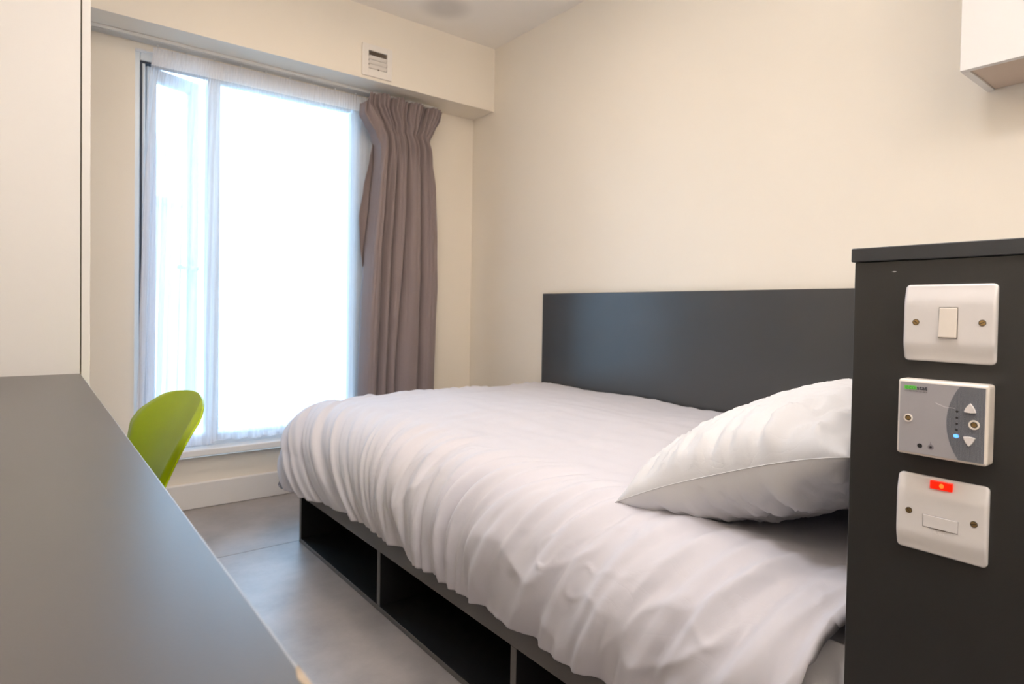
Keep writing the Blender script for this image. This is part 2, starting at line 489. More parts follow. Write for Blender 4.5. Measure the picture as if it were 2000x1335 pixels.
obj('adjusting_tab', bm, M['ventdark'], vt)

# ------------------------------------------------------------------ curtain track
tk = thing('curtain_track', 'long white double curtain track fixed under the bulkhead', 'curtain track', (0.95, 3.03, ZB))
bm = bmesh.new()
X0, X1 = -0.30, 1.815
box(bm, X0, X1, 3.028, 3.088, ZB-0.005, ZB-0.0005)
for y in (3.028, 3.044, 3.056, 3.070, 3.084):
    box(bm, X0, X1, y, y+0.004, ZB-0.015, ZB-0.005)
obj('rail', bm, M['track'], tk)
for k in range(9):
    x = 0.44+k*0.113
    bm = bmesh.new(); box(bm, x-0.004, x+0.004, 3.061, 3.069, ZB-0.0262, ZB-0.0152, 0.001)
    obj('glider', bm, M['track'], tk)

# ------------------------------------------------------------------ sheer curtain
def sheer_xy(u, v):
    # u along the cloth 0..1, v 0 top .. 1 bottom
    xl = interp([(0, 0.425), (0.10, 0.405), (0.30, 0.388), (0.75, 0.372), (1, 0.362)], v)
    xr = 1.45
    uu = u
    # the first part of the cloth is bunched, in front of the open casement
    x = xl+(xr-xl)*(0.78*uu+0.22*uu**2.0)
    head = 1-sstep(0.03, 0.10, v)
    y = 3.070
    fold = 0.010*math.sin(2*pi*uu*15+1.0+0.6*math.sin(v*3))+0.006*math.sin(2*pi*uu*31+2*v)
    y += fold*(1-head)*(0.5+0.5*v)
    y += head*0.004*math.sin(2*pi*uu*85)
    bunch = (1-sstep(0.04, 0.34, uu))
    x += bunch*0.022*math.sin(2*pi*uu*26+0.8*v)*sstep(0.05, 0.4, v)
    y += bunch*(0.014*math.sin(2*pi*uu*26+1.6)-0.012)*sstep(0.05, 0.4, v)
    return x, min(y, 3.112)
def hem_z(u):
    if u < 0.10: return 0.287
    if u < 0.34: return 0.291
    return 0.302+0.004*math.sin(u*21)
sh = thing('sheer_curtain', 'long white sheer curtain hanging across the bright window', 'curtain', (0.9, 3.07, 0.285))
ZT = 2.030
def f_sheer(u, v):
    vv = 0.045+v*(1-0.045)
    x, y = sheer_xy(u, vv)
    return (x, y, ZT+(hem_z(u)-ZT)*vv)
bm = bmesh.new(); grid_mesh(bm, f_sheer, 420, 60)
obj('voile', bm, M['sheer'], sh, True)
def f_tape(u, v):
    x, y = sheer_xy(u, 0.045*v)
    return (x, y, ZT+(hem_z(u)-ZT)*0.045*v)
bm = bmesh.new(); grid_mesh(bm, f_tape, 420, 4)
obj('heading_tape', bm, M['sheer_tape'], sh, True)
def f_hem(u, v):
    vv = 0.965+0.035*v
    x, y = sheer_xy(u, vv)
    return (x, y-0.0015, ZT+(hem_z(u)-ZT)*vv)
bm = bmesh.new(); grid_mesh(bm, f_hem, 420, 2)
obj('hem', bm, M['sheer'], sh, True)

# ------------------------------------------------------------------ taupe curtain
cu = thing('curtain', 'taupe pencil pleat curtain gathered at the right of the window', 'curtain', (1.58, 3.0, 0.03))
CL = [(0.03, 1.345), (0.50, 1.352), (0.93, 1.364), (1.23, 1.376), (1.55, 1.405), (1.75, 1.426), (1.83, 1.426), (1.88, 1.405), (1.94, 1.352), (1.97, 1.326), (2.03, 1.330)]
CR = [(0.03, 1.775), (0.50, 1.785), (0.80, 1.790), (1.05, 1.797), (1.28, 1.790), (1.60, 1.772), (1.75, 1.752), (1.86, 1.738), (1.92, 1.762), (1.98, 1.795), (2.03, 1.806)]
def f_curt(u, v):
    zt = interp([(0, 1.962), (0.05, 1.972), (0.09, 2.026), (0.2, 2.032), (0.45, 2.030), (0.62, 2.024), (0.9, 2.018), (1, 2.010)], u)
    z = 0.03+(zt-0.03)*v
    zz = 0.03+(2.03-0.03)*v
    l, r = interp(CL, zz), interp(CR, zz)
    head = sstep(1.84, 1.99, zz)
    pinch = math.exp(-((zz-1.865)/0.045)**2)
    cr = [0.0, 0.20+0.02*math.sin(z*1.7), 0.335+0.03*sstep(0.6, 1.8, z), 0.45+0.07*sstep(0.5, 1.6, z), 0.765+0.01*math.sin(z*2+1), 1.0]
    y = 3.012
    for i in range(5):
        if cr[i] <= u <= cr[i+1]:
            g = cr[i+1]-cr[i]
            t = (u-cr[i])/g
            am = 0.042+0.095*g
            y -= am*(1-head*0.5)*(1-0.35*pinch)*max(0, math.sin(pi*t))**0.52
    # narrower pleats that start at the heading and die out downwards
    nf = sstep(0.4, 1.7, z)
    fp = 2*pi*(u*13.0+0.9*math.sin(u*6.0))+0.35*math.sin(z*1.6)
    y -= (0.002+0.009*nf)*(1-0.35*head)*abs(math.sin(fp*0.5))**0.7
    y += 0.012*head+head*0.009*math.sin(2*pi*u*23)-head*0.046*abs(math.sin(pi*u*4.6+1.0))**0.55
    y += 0.010*math.exp(-((zz-1.80)/0.10)**2)*math.sin(2*pi*u*15.5+0.6)
    x = l+(r-l)*u
    x += 0.003*nz(u*9, z*1.0, 1.0)+0.010*math.sin(fp*0.5+0.8)*nf*(1-head)*0.4
    y += 0.007*nz(u*5, z*1.6, 4.0)*(1-head)+0.004*nz(u*12, z*5, 2.0)*(1-head)
    # leading edge folded back towards the window
    le = 1-sstep(0.0, 0.075, u)
    y += le*0.020*(1-head)
    y -= sstep(0.93, 1.0, u)*0.010
    return (x, min(y, 3.048), z)
bm = bmesh.new(); grid_mesh(bm, f_curt, 300, 150)
co = obj('drape', bm, M['curtain'], cu, True)
md = co.modifiers.new('thickness', 'SOLIDIFY'); md.thickness = 0.0022; md.offset = 0
def f_flap(u, v):
    # the curtain's side hem, blown back behind the leading fold
    z = 1.14+v*0.66
    xe = interp([(1.14, 1.372), (1.25, 1.358), (1.40, 1.350), (1.55, 1.374), (1.70, 1.405), (1.80, 1.424)], z)
    xf = interp(CL, z)+0.022
    return (xf+(xe-xf)*u, 3.034+0.006*math.sin(pi*u)-0.010*u*u, z)
bm = bmesh.new(); grid_mesh(bm, f_flap, 8, 40)
lo = obj('side_hem', bm, M['curtain'], cu, True)
md = lo.modifiers.new('thickness', 'SOLIDIFY'); md.thickness = 0.0022; md.offset = 0

# ------------------------------------------------------------------ wardrobe
wd = thing('wardrobe', 'tall white wardrobe standing at the far end of the desk', 'wardrobe', (-0.19, 2.43, 0))
pbox('side_panel', M['ward'], wd, XL+0.004, 0.1085, 1.985, 2.003, 0.0, 2.36, bev=0.001)
pbox('side_panel', M['ward'], wd, XL+0.004, 0.1085, 2.850, 2.868, 0.0, 2.36, bev=0.001)
pbox('top_panel', M['ward'], wd, XL+0.004, 0.1085, 2.003, 2.850, 2.342, 2.36, bev=0)
pbox('plinth', M['ward'], wd, 0.05, 0.068, 2.003, 2.850, 0.0, 0.08, bev=0)
pbox('back_panel', M['ward'], wd, XL+0.004, XL+0.010, 2.003, 2.850, 0.08, 2.342, bev=0)
pbox('shadow_gap', M['gap'], wd, 0.1085, 0.1115, 1.989, 2.866, 0.082, 2.36, bev=0)
for y0, y1 in ((1.984, 2.424), (2.427, 2.868)):
    dr = pbox('door', M['ward'], wd, 0.1115, 0.1305, y0, y1, 0.08, 2.36, bev=0.0012)
    ym = y1-0.05 if y0 < 2.2 else y0+0.05
    # recessed finger pull, kept flush with the door face
    bm = bmesh.new(); box(bm, 0.1305, 0.1312, ym-0.012, ym+0.012, 0.98, 1.16, 0)
    obj('pull', bm, M['gap'], dr)

# ------------------------------------------------------------------ desk
dk = thing('desk', 'long grey laminate desk filling the lower left foreground', 'desk', (-0.2, 0.5, 0))
DE = 0.1095
pbox('desk_top', M['desk'], dk, XL+0.004, DE-0.0014, -1.10, 1.983, 0.715, 0.74, bev=0)
pbox('edge_band', M['deskedge'], dk, DE-0.0014, DE, -1.10, 1.983, 0.715, 0.74, bev=0.0003)
pbox('support_batten', M['desk'], dk, XL+0.02, 0.06, 1.955, 1.982, 0.665, 0.715)
pbox('support_panel', M['desk'], dk, XL+0.02, 0.06, -1.05, -1.032, 0, 0.715)
pbox('back_rail', M['desk'], dk, XL+0.006, XL+0.022, -1.03, 1.958, 0.45, 0.715)
bm = bmesh.new()
vs = []
for (y, x) in ((0.282, 0.0), (0.300, -0.0028), (0.308, -0.0045), (0.317, -0.0020), (0.322, 0.0)):
    vs.append((DE+0.0003, y, x))
V1 = [bm.verts.new((DE+0.0004, y, 0.7402)) for y, _ in ((0.280, 0), (0.290, 0), (0.302, 0), (0.315, 0))]
V2 = [bm.verts.new((DE-0.0008-0.0022*k, y, 0.74035)) for y, k in ((0.281, 0.2), (0.292, 1.0), (0.303, 1.4), (0.313, 0.3))]
V3 = [bm.verts.new((DE+0.0006, y, 0.7402-0.006*k)) for y, k in ((0.280, 0.4), (0.291, 1.2), (0.304, 1.6), (0.315, 0.3))]
for i in range(3):
    bm.faces.new((V1[i], V1[i+1], V2[i+1], V2[i])); bm.faces.new((V3[i], V3[i+1], V1[i+1], V1[i]))
ch = obj('worn_chip', bm, M['chip'], dk); ch['label'] = 'worn brown chip on the desk edge'

# ------------------------------------------------------------------ chair
CHX, CHY, CHR = 0.078, 1.742, 0.114
chr_ = thing('desk_chair', 'lime green plastic shell chair tucked under the desk', 'chair', (CHX, CHY, 0), CHR)
# side profile in the chair's own frame: x back (+) / front (-), z up
PROF = [(-0.230, 0.425), (-0.205, 0.452), (-0.12, 0.452), (0.0, 0.438), (0.09, 0.435), (0.145, 0.460), (0.1647, 0.5082), (0.187, 0.5564), (0.2116, 0.6046), (0.2388, 0.6528), (0.2684, 0.701)]
def prof(t):
    k = t*(len(PROF)-1); i = min(int(k), len(PROF)-2); f = k-i
    def g(j): return PROF[max(0, min(len(PROF)-1, j))]
    p0, p1, p2, p3 = g(i-1), g(i), g(i+1), g(i+2)
    return [0.5*((2*p1[c])+(-p0[c]+p2[c])*f+(2*p0[c]-5*p1[c]+4*p2[c]-p3[c])*f*f+(-p0[c]+3*p1[c]-3*p2[c]+p3[c])*f**3) for c in (0, 1)]
def wid(t):
    return lerp_tab([(0, 0.175), (0.06, 0.205), (0.3, 0.225), (0.5, 0.215), (0.62, 0.191), (0.72, 0.2085), (0.8, 0.226), (0.86, 0.2215), (0.91, 0.1989), (0.95, 0.1627), (0.98, 0.104), (1, 0.0136)], t)
def f_chair(u, v):
    s = u*2-1
    x, z = prof(v)
    w = wid(v)
    y = s*w
    back = sstep(0.42, 0.62, v)
    curl = abs(s)**2.0*min(1.3, w/0.226)**2
    # seat dishes up at its sides, the back wraps forward
    z += (1-back)*curl*0.050*sstep(0.03, 0.2, v)
    x -= back*curl*0.059
    # softly rolled rim
    lip = sstep(0.80, 1.0, abs(s))*back*(1-sstep(0.90, 1.0, v))
    x += lip*0.020
    return (x, y, z)
bm = bmesh.new(); grid_mesh(bm, f_chair, 40, 60)
bmesh.ops.recalc_face_normals(bm, faces=bm.faces)
seat = obj('seat_shell', bm, M['chair'], None, True)
seat.parent = chr_
md = seat.modifiers.new('thickness', 'SOLIDIFY'); md.thickness = 0.006; md.offset = 0
md = seat.modifiers.new('round', 'SUBSURF'); md.levels = 1; md.render_levels = 1
for sx in (-1, 1):
    for sy in (-1, 1):
        bm = bmesh.new(); cyl(bm, (sx*0.09+0.01, sy*0.10, 0.425), (sx*0.185+0.01, sy*0.195, 0.0), 0.015, 0.010)
        o = obj('leg', bm, M['wood'], None, True); o.parent = chr_
bm = bmesh.new()
for sx in (-1, 1):
    cyl(bm, (sx*0.10+0.01, -0.11, 0.37), (sx*0.10+0.01, 0.11, 0.37), 0.005)
for sy in (-1, 1):
    cyl(bm, (-0.09, sy*0.11, 0.37), (0.11, sy*0.11, 0.37), 0.005)
o = obj('leg_brace', bm, M['steel'], None); o.parent = chr_

# ------------------------------------------------------------------ bed base
XB = 0.845
BY0, BY1 = 0.345, 2.421
bf = thing('bed_frame', 'charcoal bed base with open storage cubbies along its side', 'bed', (1.45, 1.38, 0))
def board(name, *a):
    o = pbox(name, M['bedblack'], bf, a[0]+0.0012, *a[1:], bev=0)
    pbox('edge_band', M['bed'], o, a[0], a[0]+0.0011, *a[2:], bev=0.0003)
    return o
board('base_board', XB, 2.06, BY0, BY1-0.0205, 0.0, 0.016)
board('end_panel', XB, 2.06, BY1-0.020, BY1, 0.0, 0.285)
board('end_panel', XB, 2.06, BY0, BY0+0.020, 0.0165, 0.285)
for y in (1.7235, 1.057):
    board('divider', XB+0.001, 1.50, y-0.010, y+0.010, 0.0165, 0.1815)
pbox('foot_facing', M['bed'], bf, XB+0.0012, 2.06, BY1+0.0003, BY1+0.0018, 0.0, 0.285, bev=0)
pbox('side_rail', M['bed'], bf, XB, XB+0.018, BY0+0.0205, BY1-0.0205, 0.182, 0.285)
pbox('deck', M['bedblack'], bf, XB+0.0185, 2.06, BY0+0.0205, BY1-0.0205, 0.262, 0.284, bev=0)
pbox('back_board', M['bedblack'], bf, 1.501, 1.515, BY0+0.021, BY1-0.021, 0.0165, 0.261, bev=0)

# headboard along the right wall
hb = thing('headboard', 'long charcoal headboard panel fixed along the right wall', 'headboard', (2.085, 1.37, 0.3))
pbox('panel', M['head'], hb, 2.076, 2.0985, BY0, 2.402, 0.02, 1.0135, bev=0.0015)

# ------------------------------------------------------------------ mattress
bm = bmesh.new(); box(bm, XB+0.022, 2.055, BY0+0.004, 2.400, 0.287, 0.482, 0.030, 4)
tag(obj('mattress', bm, M['mattress'], None, True), 'white mattress showing between the duvet and the dark unit', 'mattress')
# loose corner of the under-sheet
def f_sheet(u, v):
    y = BY0+0.006+0.080*u
    z = 0.484-0.188*v
    x = XB+0.018-0.012*math.sin(pi*min(1, v*1.1))*(0.5+0.5*math.sin(u*9+v*5))-0.010*math.exp(-((v-0.42-0.5*u)/0.07)**2)-0.008*math.exp(-((v-0.66+0.3*u)/0.06)**2)
    return (x, y, z)
bm = bmesh.new(); grid_mesh(bm, f_sheet, 24, 50)
so = tag(obj('under_sheet', bm, M['mattress'], None, True), 'crumpled white under-sheet corner hanging beside the dark unit', 'sheet')
md = so.modifiers.new('thickness', 'SOLIDIFY'); md.thickness = 0.002; md.offset = 1

# ------------------------------------------------------------------ duvet
DXI, DYI, R_ = 0.972, 2.345, 0.175       # where the flat top ends; edge radius
DTOP = 0.556
HEAD = 0.362
SMAX = 0.402                              # cloth length beyond the flat top
def skew(y): return interp([(0.3, -0.15), (0.8, -0.45), (1.15, -0.55), (1.5, 0.15), (1.85, 1.0), (2.5, 1.25)], y)
def folds(y, d, w):
    if w <= 0: return 0.0
    p = y+skew(y)*d
    n1 = nz(p*11.0, d*1.6, 3.3)
    n2 = nz(p*23.0+5, d*2.6, 8.1)
    n3 = nz(p*46.0+2, d*5.0, 1.7)
    r1 = 1-min(1, abs(n1)*3.0)
    env = 0.75+0.25*nz(y*2.3, d*3, 9)
    n4 = nz(p*7.0+11, d*1.0, 6.0)
    near = 1-sstep(1.3, 1.9, y)
    q = y+(0.55-0.9*near)*d*1.3
    n5 = nz(q*8.0+31, d*4.5, 2.2)
    r5 = (1-min(1, abs(n5)*4.0))**2
    env *= 1+0.35*near
    n6 = nz(p*17.0+4, d*11.0+y*3, 5.5)
    r6 = (1-min(1, abs(n6)*7.0))**2*max(0.0, nz(y*4.0, d*4.0, 8.8)+0.25)
    return w*env*(0.0050*r6+0.006*near*r5+0.016*n4+0.025*n1+0.020*n2+0.006*n3+0.014*r1)
def f_duvet(u, v):
    # u: 0 at wall side .. 1 hem over the bed's long side; v: 0 head .. 1 hem over the foot
    sX = 2.062-u*(2.062-DXI+SMAX)
    sY = HEAD+v*(DYI-HEAD+SMAX)
    ox = max(0.0, DXI-sX); oy = max(0.0, sY-DYI)
    d = math.hypot(ox, oy)
    bx, by = max(sX, DXI), min(sY, DYI)
    if d > 0:
        nxv, nyv = -ox/d, oy/d
    else:
        nxv, nyv = 0.0, 0.0
    dm = min(d, SMAX)
    arc = R_*pi/2
    foot = abs(nyv)
    fc_ = max(foot, sstep(1.85, 2.34, by))
    if dm < arc:
        a = dm/R_; h = R_*math.sin(a); drop = R_*(1-math.cos(a))
    else:
        e = dm-arc
        h = R_+0.30*fc_*e-(1.3+1.6*fc_)*e*e; drop = R_+e
        a = pi/2
    h *= 1+0.14*fc_
    hemk = sstep(SMAX-0.10, SMAX, dm)
    along = sY if nyv < 0.7 else sX*1.0+5
    # surface normal
    nv = Vector((nxv*math.sin(a), nyv*math.sin(a), math.cos(a))) if d > 0 else Vector((0, 0, 1))
    edge = min(sX-DXI, DYI-sY) if d == 0 else -d
    w = sstep(-0.10, 0.15, -edge)
    yy = sY-0.0 if foot < 0.5 else sY
    ang = math.atan2(oy, ox) if d > 0 else 0.0
    pl = by + ang*0.18 if d > 0 else by
    if d > 0 and foot > 0.98: pl = by+ang*0.18+(2.06-bx)
    disp = folds(pl, dm if d > 0 else -min(0.3, max(0.0, edge)), w)
    # soft quilted swell of the top
    top = 0.020*math.exp(-((bx-1.40)/0.38)**2)*sstep(0.5, 2.3, by) + 0.012*nz(bx*2.3, by*2.0, 2.0)+0.005*nz(bx*6, by*5, 5.0)
    top += 0.0035*nz(bx*3+by*1.2, by*22, 7.0)*sstep(0.0, 0.3, bx-0.9) + 0.003*nz(bx*17, by*6, 4)
    top -= 0.034*math.exp(-((bx-1.30)/0.34)**4-((by-0.60)/0.21)**4)
    disp += top*max(0.15, math.cos(a))
    z = DTOP-drop
    # uneven hem
    z -= hemk*0.022*sstep(1.8, 2.3, by)*(1-foot)
    z += hemk*(0.014*nz(along*3.1, 0.5, 0)+0.006*nz(along*9, 3.5, 0))
    # hem sweeps away from the head-end unit
    yshift = 0.0
    if ox > 0:
        yshift = max(0, 1-v*6)*(0.025*sstep(0.05, 0.2, dm)+0.055*sstep(0.18, 0.36, dm))
    P = Vector((bx+nxv*h, by+nyv*h+yshift, z))+nv*disp
    if ox > 0.22 and oy == 0 and P.z < 0.31: P.x = min(P.x, 0.825)
    if oy > 0.22 and ox == 0 and P.z < 0.31: P.y = max(P.y, 2.445)
    P.x = min(P.x, 2.064)
    P.y = max(P.y, 0.350)
    return P
bm = bmesh.new(); grid_mesh(bm, f_duvet, 290, 430)
bm.normal_update()
if sum(f.normal.z for f in bm.faces) < 0:
    bmesh.ops.reverse_faces(bm, faces=bm.faces)
du = tag(obj('duvet', bm, M['duvet'], None, True), 'pale pinkish white duvet draped over the bed', 'duvet')
md = du.modifiers.new('thickness', 'SOLIDIFY'); md.thickness = 0.016; md.offset = -1

# ------------------------------------------------------------------ pillow
PL, PW, PT = 0.372, 0.232, 0.116
def pill_pt(u, v, side):
    s, t = u*2-1, v*2-1
    # outline: sides drawn in, corners pulled out to ears
    ax = PL*(1-0.055*(1-t*t)) ; ay = PW*(1-0.075*(1-s*s))
    x, y = s*ax, t*ay
    e = (max(0.0, 1-abs(s)**2.7))**0.47*(max(0.0, 1-abs(t)**2.5))**0.47
    k = (s*s*t*t)**3
    x *= 1+0.025*k; y *= 1+0.05*k
    e *= 1-0.45*k
    z = side*PT*e-0.012*(s*s*t*t)**1.6
    w = 0.0
    if e > 0.01:
        q = min(1, e*3)
        w = 0.006*nz(s*3.2, t*2.6, 3+side)+0.005*nz(s*9, t*6, 6+side)
        rg = (1-min(1, abs(nz(s*5+t*2, t*5-s, 12+side))*5))**2
        w += 0.003*rg
        es = sstep(0.35, 0.95, abs(s))
        w += es*0.016*nz(t*9+s*2, s*1.5, 9+side)+es*0.006*(1-min(1, abs(nz(t*7+s*6, s*3-t*2, 15+side))*6))**2
        et = sstep(0.4, 0.95, abs(t))
        w += et*0.006*nz(s*11, t*1.2, 5+side)
        w *= q
    return Vector((x, y, z+side*w))
bm = bmesh.new()
NU, NV = 110, 76
top = grid_mesh(bm, lambda u, v: pill_pt(u, v, 1), NU, NV)
bot = grid_mesh(bm, lambda u, v: pill_pt(u, v, -1), NU, NV)
bmesh.ops.remove_doubles(bm, verts=bm.verts, dist=0.0004)
bmesh.ops.recalc_face_normals(bm, faces=bm.faces)
PIL = Matrix.Translation((1.277, 0.592, 0.664)) @ Matrix.Rotation(math.radians(-3), 4, 'Z') @ Matrix.Rotation(math.radians(-22), 4, 'X') @ Matrix.Rotation(math.radians(-2), 4, 'Y')
bmesh.ops.transform(bm, matrix=PIL, verts=bm.verts)
pi_o = tag(obj('pillow', bm, M['pillow'], None, True), 'plump white pillow leaning at the head of the bed', 'pillow')
# stitched seam around the pillowcase
ring = [(k/60, 0) for k in range(60)]+[(1, k/40) for k in range(40)]+[(1-k/60, 1) for k in range(60)]+[(0, 1-k/40) for k in range(40)]
pts = [PIL @ pill_pt(u, v, 1) for u, v in ring]
bm = bmesh.new()
rows = []
n = len(pts)
cen = PIL @ Vector((0, 0, 0)); upv = (PIL.to_3x3() @ Vector((0, 0, 1))).normalized()
for i, p in enumerate(pts):
    out = (p-cen); out -= upv*out.dot(upv); out.normalize()
    rows.append([bm.verts.new(p+out*0.0011*math.cos(a)+upv*0.0008*math.sin(a)) for a in (0, pi/3, 2*pi/3, pi, 4*pi/3, 5*pi/3)])
for i in range(n):
    a, b = rows[i], rows[(i+1) % n]
    for k in range(6):
        bm.faces.new((a[k], a[(k+1) % 6], b[(k+1) % 6], b[k]))
obj('seam', bm, M['pillow'], pi_o, True)

# ------------------------------------------------------------------ dark unit at the head of the bed
XP, YP = 0.793, 0.338
un = thing('bedhead_unit', 'tall charcoal unit at the bed head carrying three white wall plates', 'cabinet', (1.4, 0.1, 0))
YU = -0.16
pbox('side_panel', M['dark'], un, XP, XP+0.018, YU, YP, 0.0, 0.9895, bev=0.0008)
pbox('far_panel', M['dark'], un, XP+0.0185, 2.07, YP-0.018, YP-0.0005, 0.0, 0.9895, bev=0.0008)
pbox('near_panel', M['dark'], un, XP+0.0185, 2.07, YU+0.0005, YU+0.018, 0.0, 0.9895, bev=0.0008)
tp = pbox('top_board', M['dark_top'], un, XP-0.003, 2.07, YU-0.004, YP+0.0035, 0.990, 1.0065, bev=0.0010)
# scuffs below the top board
def flat_poly(bm, x, pts):
    bm.faces.new([bm.verts.new((x, y, z)) for y, z in pts])
bm = bmesh.new()
flat_poly(bm, XP-0.0003, [(0.2970, 0.9768), (0.2945, 0.9775), (0.2915, 0.9771), (0.2935, 0.9763), (0.2952, 0.9765)])
sc_ = obj('scuff_mark', bm, M['scuff'], un); sc_['label'] = 'small pale scuffs under the top board'

# ------------------------------------------------------------------ wall cabinet over the bed head
wc = thing('wall_cabinet', 'white wall cabinet cut off by the top right corner of the picture', 'cabinet', (1.98, 0.0, 1.55))
XC, YC, ZCB = 1.872, 0.558, 1.552
pbox('door', M['ward'], wc, XC, XC+0.018, -0.60, YC-0.0015, ZCB, 2.25, bev=0.0008)
pbox('end_panel', M['ward'], wc, XC+0.0195, 2.098, YC-0.018, YC, ZCB, 2.25, bev=0.0008)
pbox('end_panel', M['ward'], wc, XC+0.0195, 2.098, -0.60, -0.582, ZCB, 2.25, bev=0.0008)
pbox('bottom_panel', M['cab_under'], wc, XC+0.0195, 2.098, -0.5815, YC-0.0185, ZCB+0.004, ZCB+0.022, bev=0)
pbox('top_panel', M['ward'], wc, XC+0.0195, 2.098, -0.5815, YC-0.0185, 2.232, 2.25, bev=0)

# ------------------------------------------------------------------ moulded plates
def rrect(w, h, r, n=6):
    pts = []
    for cx, cy, a0 in ((w-r, h-r, 0), (-(w-r), h-r, 90), (-(w-r), -(h-r), 180), (w-r, -(h-r), 270)):
        for k in range(n+1):
            a = math.radians(a0+90*k/n)
            pts.append((cx+r*math.cos(a), cy+r*math.sin(a)))
    return pts
# faces look towards -X: local p -> world Y = yc - p (p to the right in the picture), q -> Z
def plate(name, m, parent, yc, zc, w, h, r, depth, curved=True):
    bm = bmesh.new()
    def prof_d(q):
        if not curved: return depth
        t = abs(q)/h
        return depth-0.0042*sstep(0.42, 1.02, t)**1.3
    # rows from bottom to top, each as wide as the rounded outline there, then a skirt back to the panel
    NQ, NP = 56, 24
    def hw(q):
        e = abs(q)-(h-r)
        return w if e <= 0 else w-r+math.sqrt(max(0.0, r*r-e*e))
    G = []
    for j in range(NQ+1):
        q = -h*math.cos(pi*j/NQ)
        ww = max(hw(q), w-r)
        row = []
        for i in range(NP+1):
            p = -ww*math.cos(pi*i/NP)
            ed = min(ww-abs(p), h-abs(q))
            rnd = 0.0016*(1-min(1.0, ed/0.0022))**2
            row.append(bm.verts.new((XP-max(0.0015, prof_d(q)-rnd), yc-p, zc+q)))
        G.append(row)
    for j in range(NQ):
        for i in range(NP):
            bm.faces.new((G[j][i], G[j][i+1], G[j+1][i+1], G[j+1][i]))
    loop = G[0]+[G[j][-1] for j in range(1, NQ+1)]+G[-1][-2::-1]+[G[j][0] for j in range(NQ-1, 0, -1)]
    back = [bm.verts.new((XP-0.0003, v.co.y, v.co.z)) for v in loop]
    L = len(loop)
    for i in range(L):
        f = bm.faces.new((loop[i], back[i], back[(i+1) % L], loop[(i+1) % L]))
    bmesh.ops.recalc_face_normals(bm, faces=bm.faces)
    o = obj(name, bm, m, parent, True)
    return o
def screw(parent, y, z, x, ang=0.6, r=0.0034):
    bm = bmesh.new()
    cyl(bm, (x+0.001, y, z), (x-0.0003, y, z), r, n=20)
    s = obj('screw_hole', bm, M['screwdark'], parent)
    bm = bmesh.new()
    cyl(bm, (x, y, z), (x-0.0007, y, z), r*0.80, n=20)
    sc = obj('screw', bm, M['brass'], parent)
    bm = bmesh.new()
    box(bm, x-0.0009, x-0.0006, -r*0.7, r*0.7, -0.0004, 0.0004)
    bmesh.ops.transform(bm, matrix=Matrix.Translation((0, y, z)) @ Matrix.Rotation(ang, 4, 'X'), verts=bm.verts)
    obj('slot', bm, M['screwdark'], sc)

# light switch
ls = thing('light_switch', 'white single rocker light switch, top plate on the dark unit', 'light switch', (XP, 0.2375, 0.877))
plate('plate', M['plate'], ls, 0.2375, 0.9185, 0.0425, 0.0425, 0.0045, 0.0090)
bm = bmesh.new(); box(bm, XP-0.0093, XP-0.0086, 0.2278, 0.2455, 0.9023, 0.9358)
obj('rocker_gap', bm, M['gap'], ls)
bm = bmesh.new()
box(bm, XP-0.0120, XP-0.006, 0.2284, 0.2450, 0.9030, 0.9350, 0.0008, 2)
for v in bm.verts:
    if v.co.x < XP-0.009: v.co.x += 0.0020*(v.co.z-0.9030)/0.032-0.0006
obj('rocker', bm, M['plate2'], ls)
screw(ls, 0.2675, 0.9190, XP-0.0090, 0.7); screw(ls, 0.2062, 0.9196, XP-0.0090, -0.5)

# fused connection unit
fs = thing('fused_spur', 'white fused spur with a glowing red neon, lowest plate on the dark unit', 'fused spur', (XP, 0.2395, 0.662))
plate('plate', M['plate'], fs, 0.2395, 0.7055, 0.0425, 0.0425, 0.0045, 0.0090)
bm = bmesh.new(); box(bm, XP-0.0093, XP-0.0083, 0.2218, 0.2552, 0.6928, 0.7068)
obj('carrier_gap', bm, M['inkgrey'], fs)
bm = bmesh.new(); box(bm, XP-0.0097, XP-0.0083, 0.2222, 0.2548, 0.6932, 0.7064, 0.0003)
fc = obj('fuse_carrier', bm, M['plate'], fs)
bm = bmesh.new(); box(bm, XP-0.0098, XP-0.0088, 0.2315, 0.2450, 0.6925, 0.6933)
obj('finger_notch', bm, M['ventdark'], fc)
bm = bmesh.new(); box(bm, XP-0.0098, XP-0.0050, 0.2282, 0.2492, 0.7366, 0.7456, 0.0006, 2)
ne = obj('neon_indicator', bm, M['neon'], fs)
bm = bmesh.new(); cyl(bm, (XP-0.0099, 0.2412, 0.7412), (XP-0.0097, 0.2412, 0.7412), 0.0) if False else None
vs_ = [bm.verts.new((XP-0.00995, 0.2380+0.0022*math.cos(a), 0.7412+0.0026*math.sin(a))) for a in [2*pi*k/16 for k in range(16)]]
bm.faces.new(vs_)
obj('glow', bm, M['neonhot'], ne)
screw(fs, 0.2690, 0.7070, XP-0.0090, 0.9); screw(fs, 0.2080, 0.7078, XP-0.0090, -0.3)

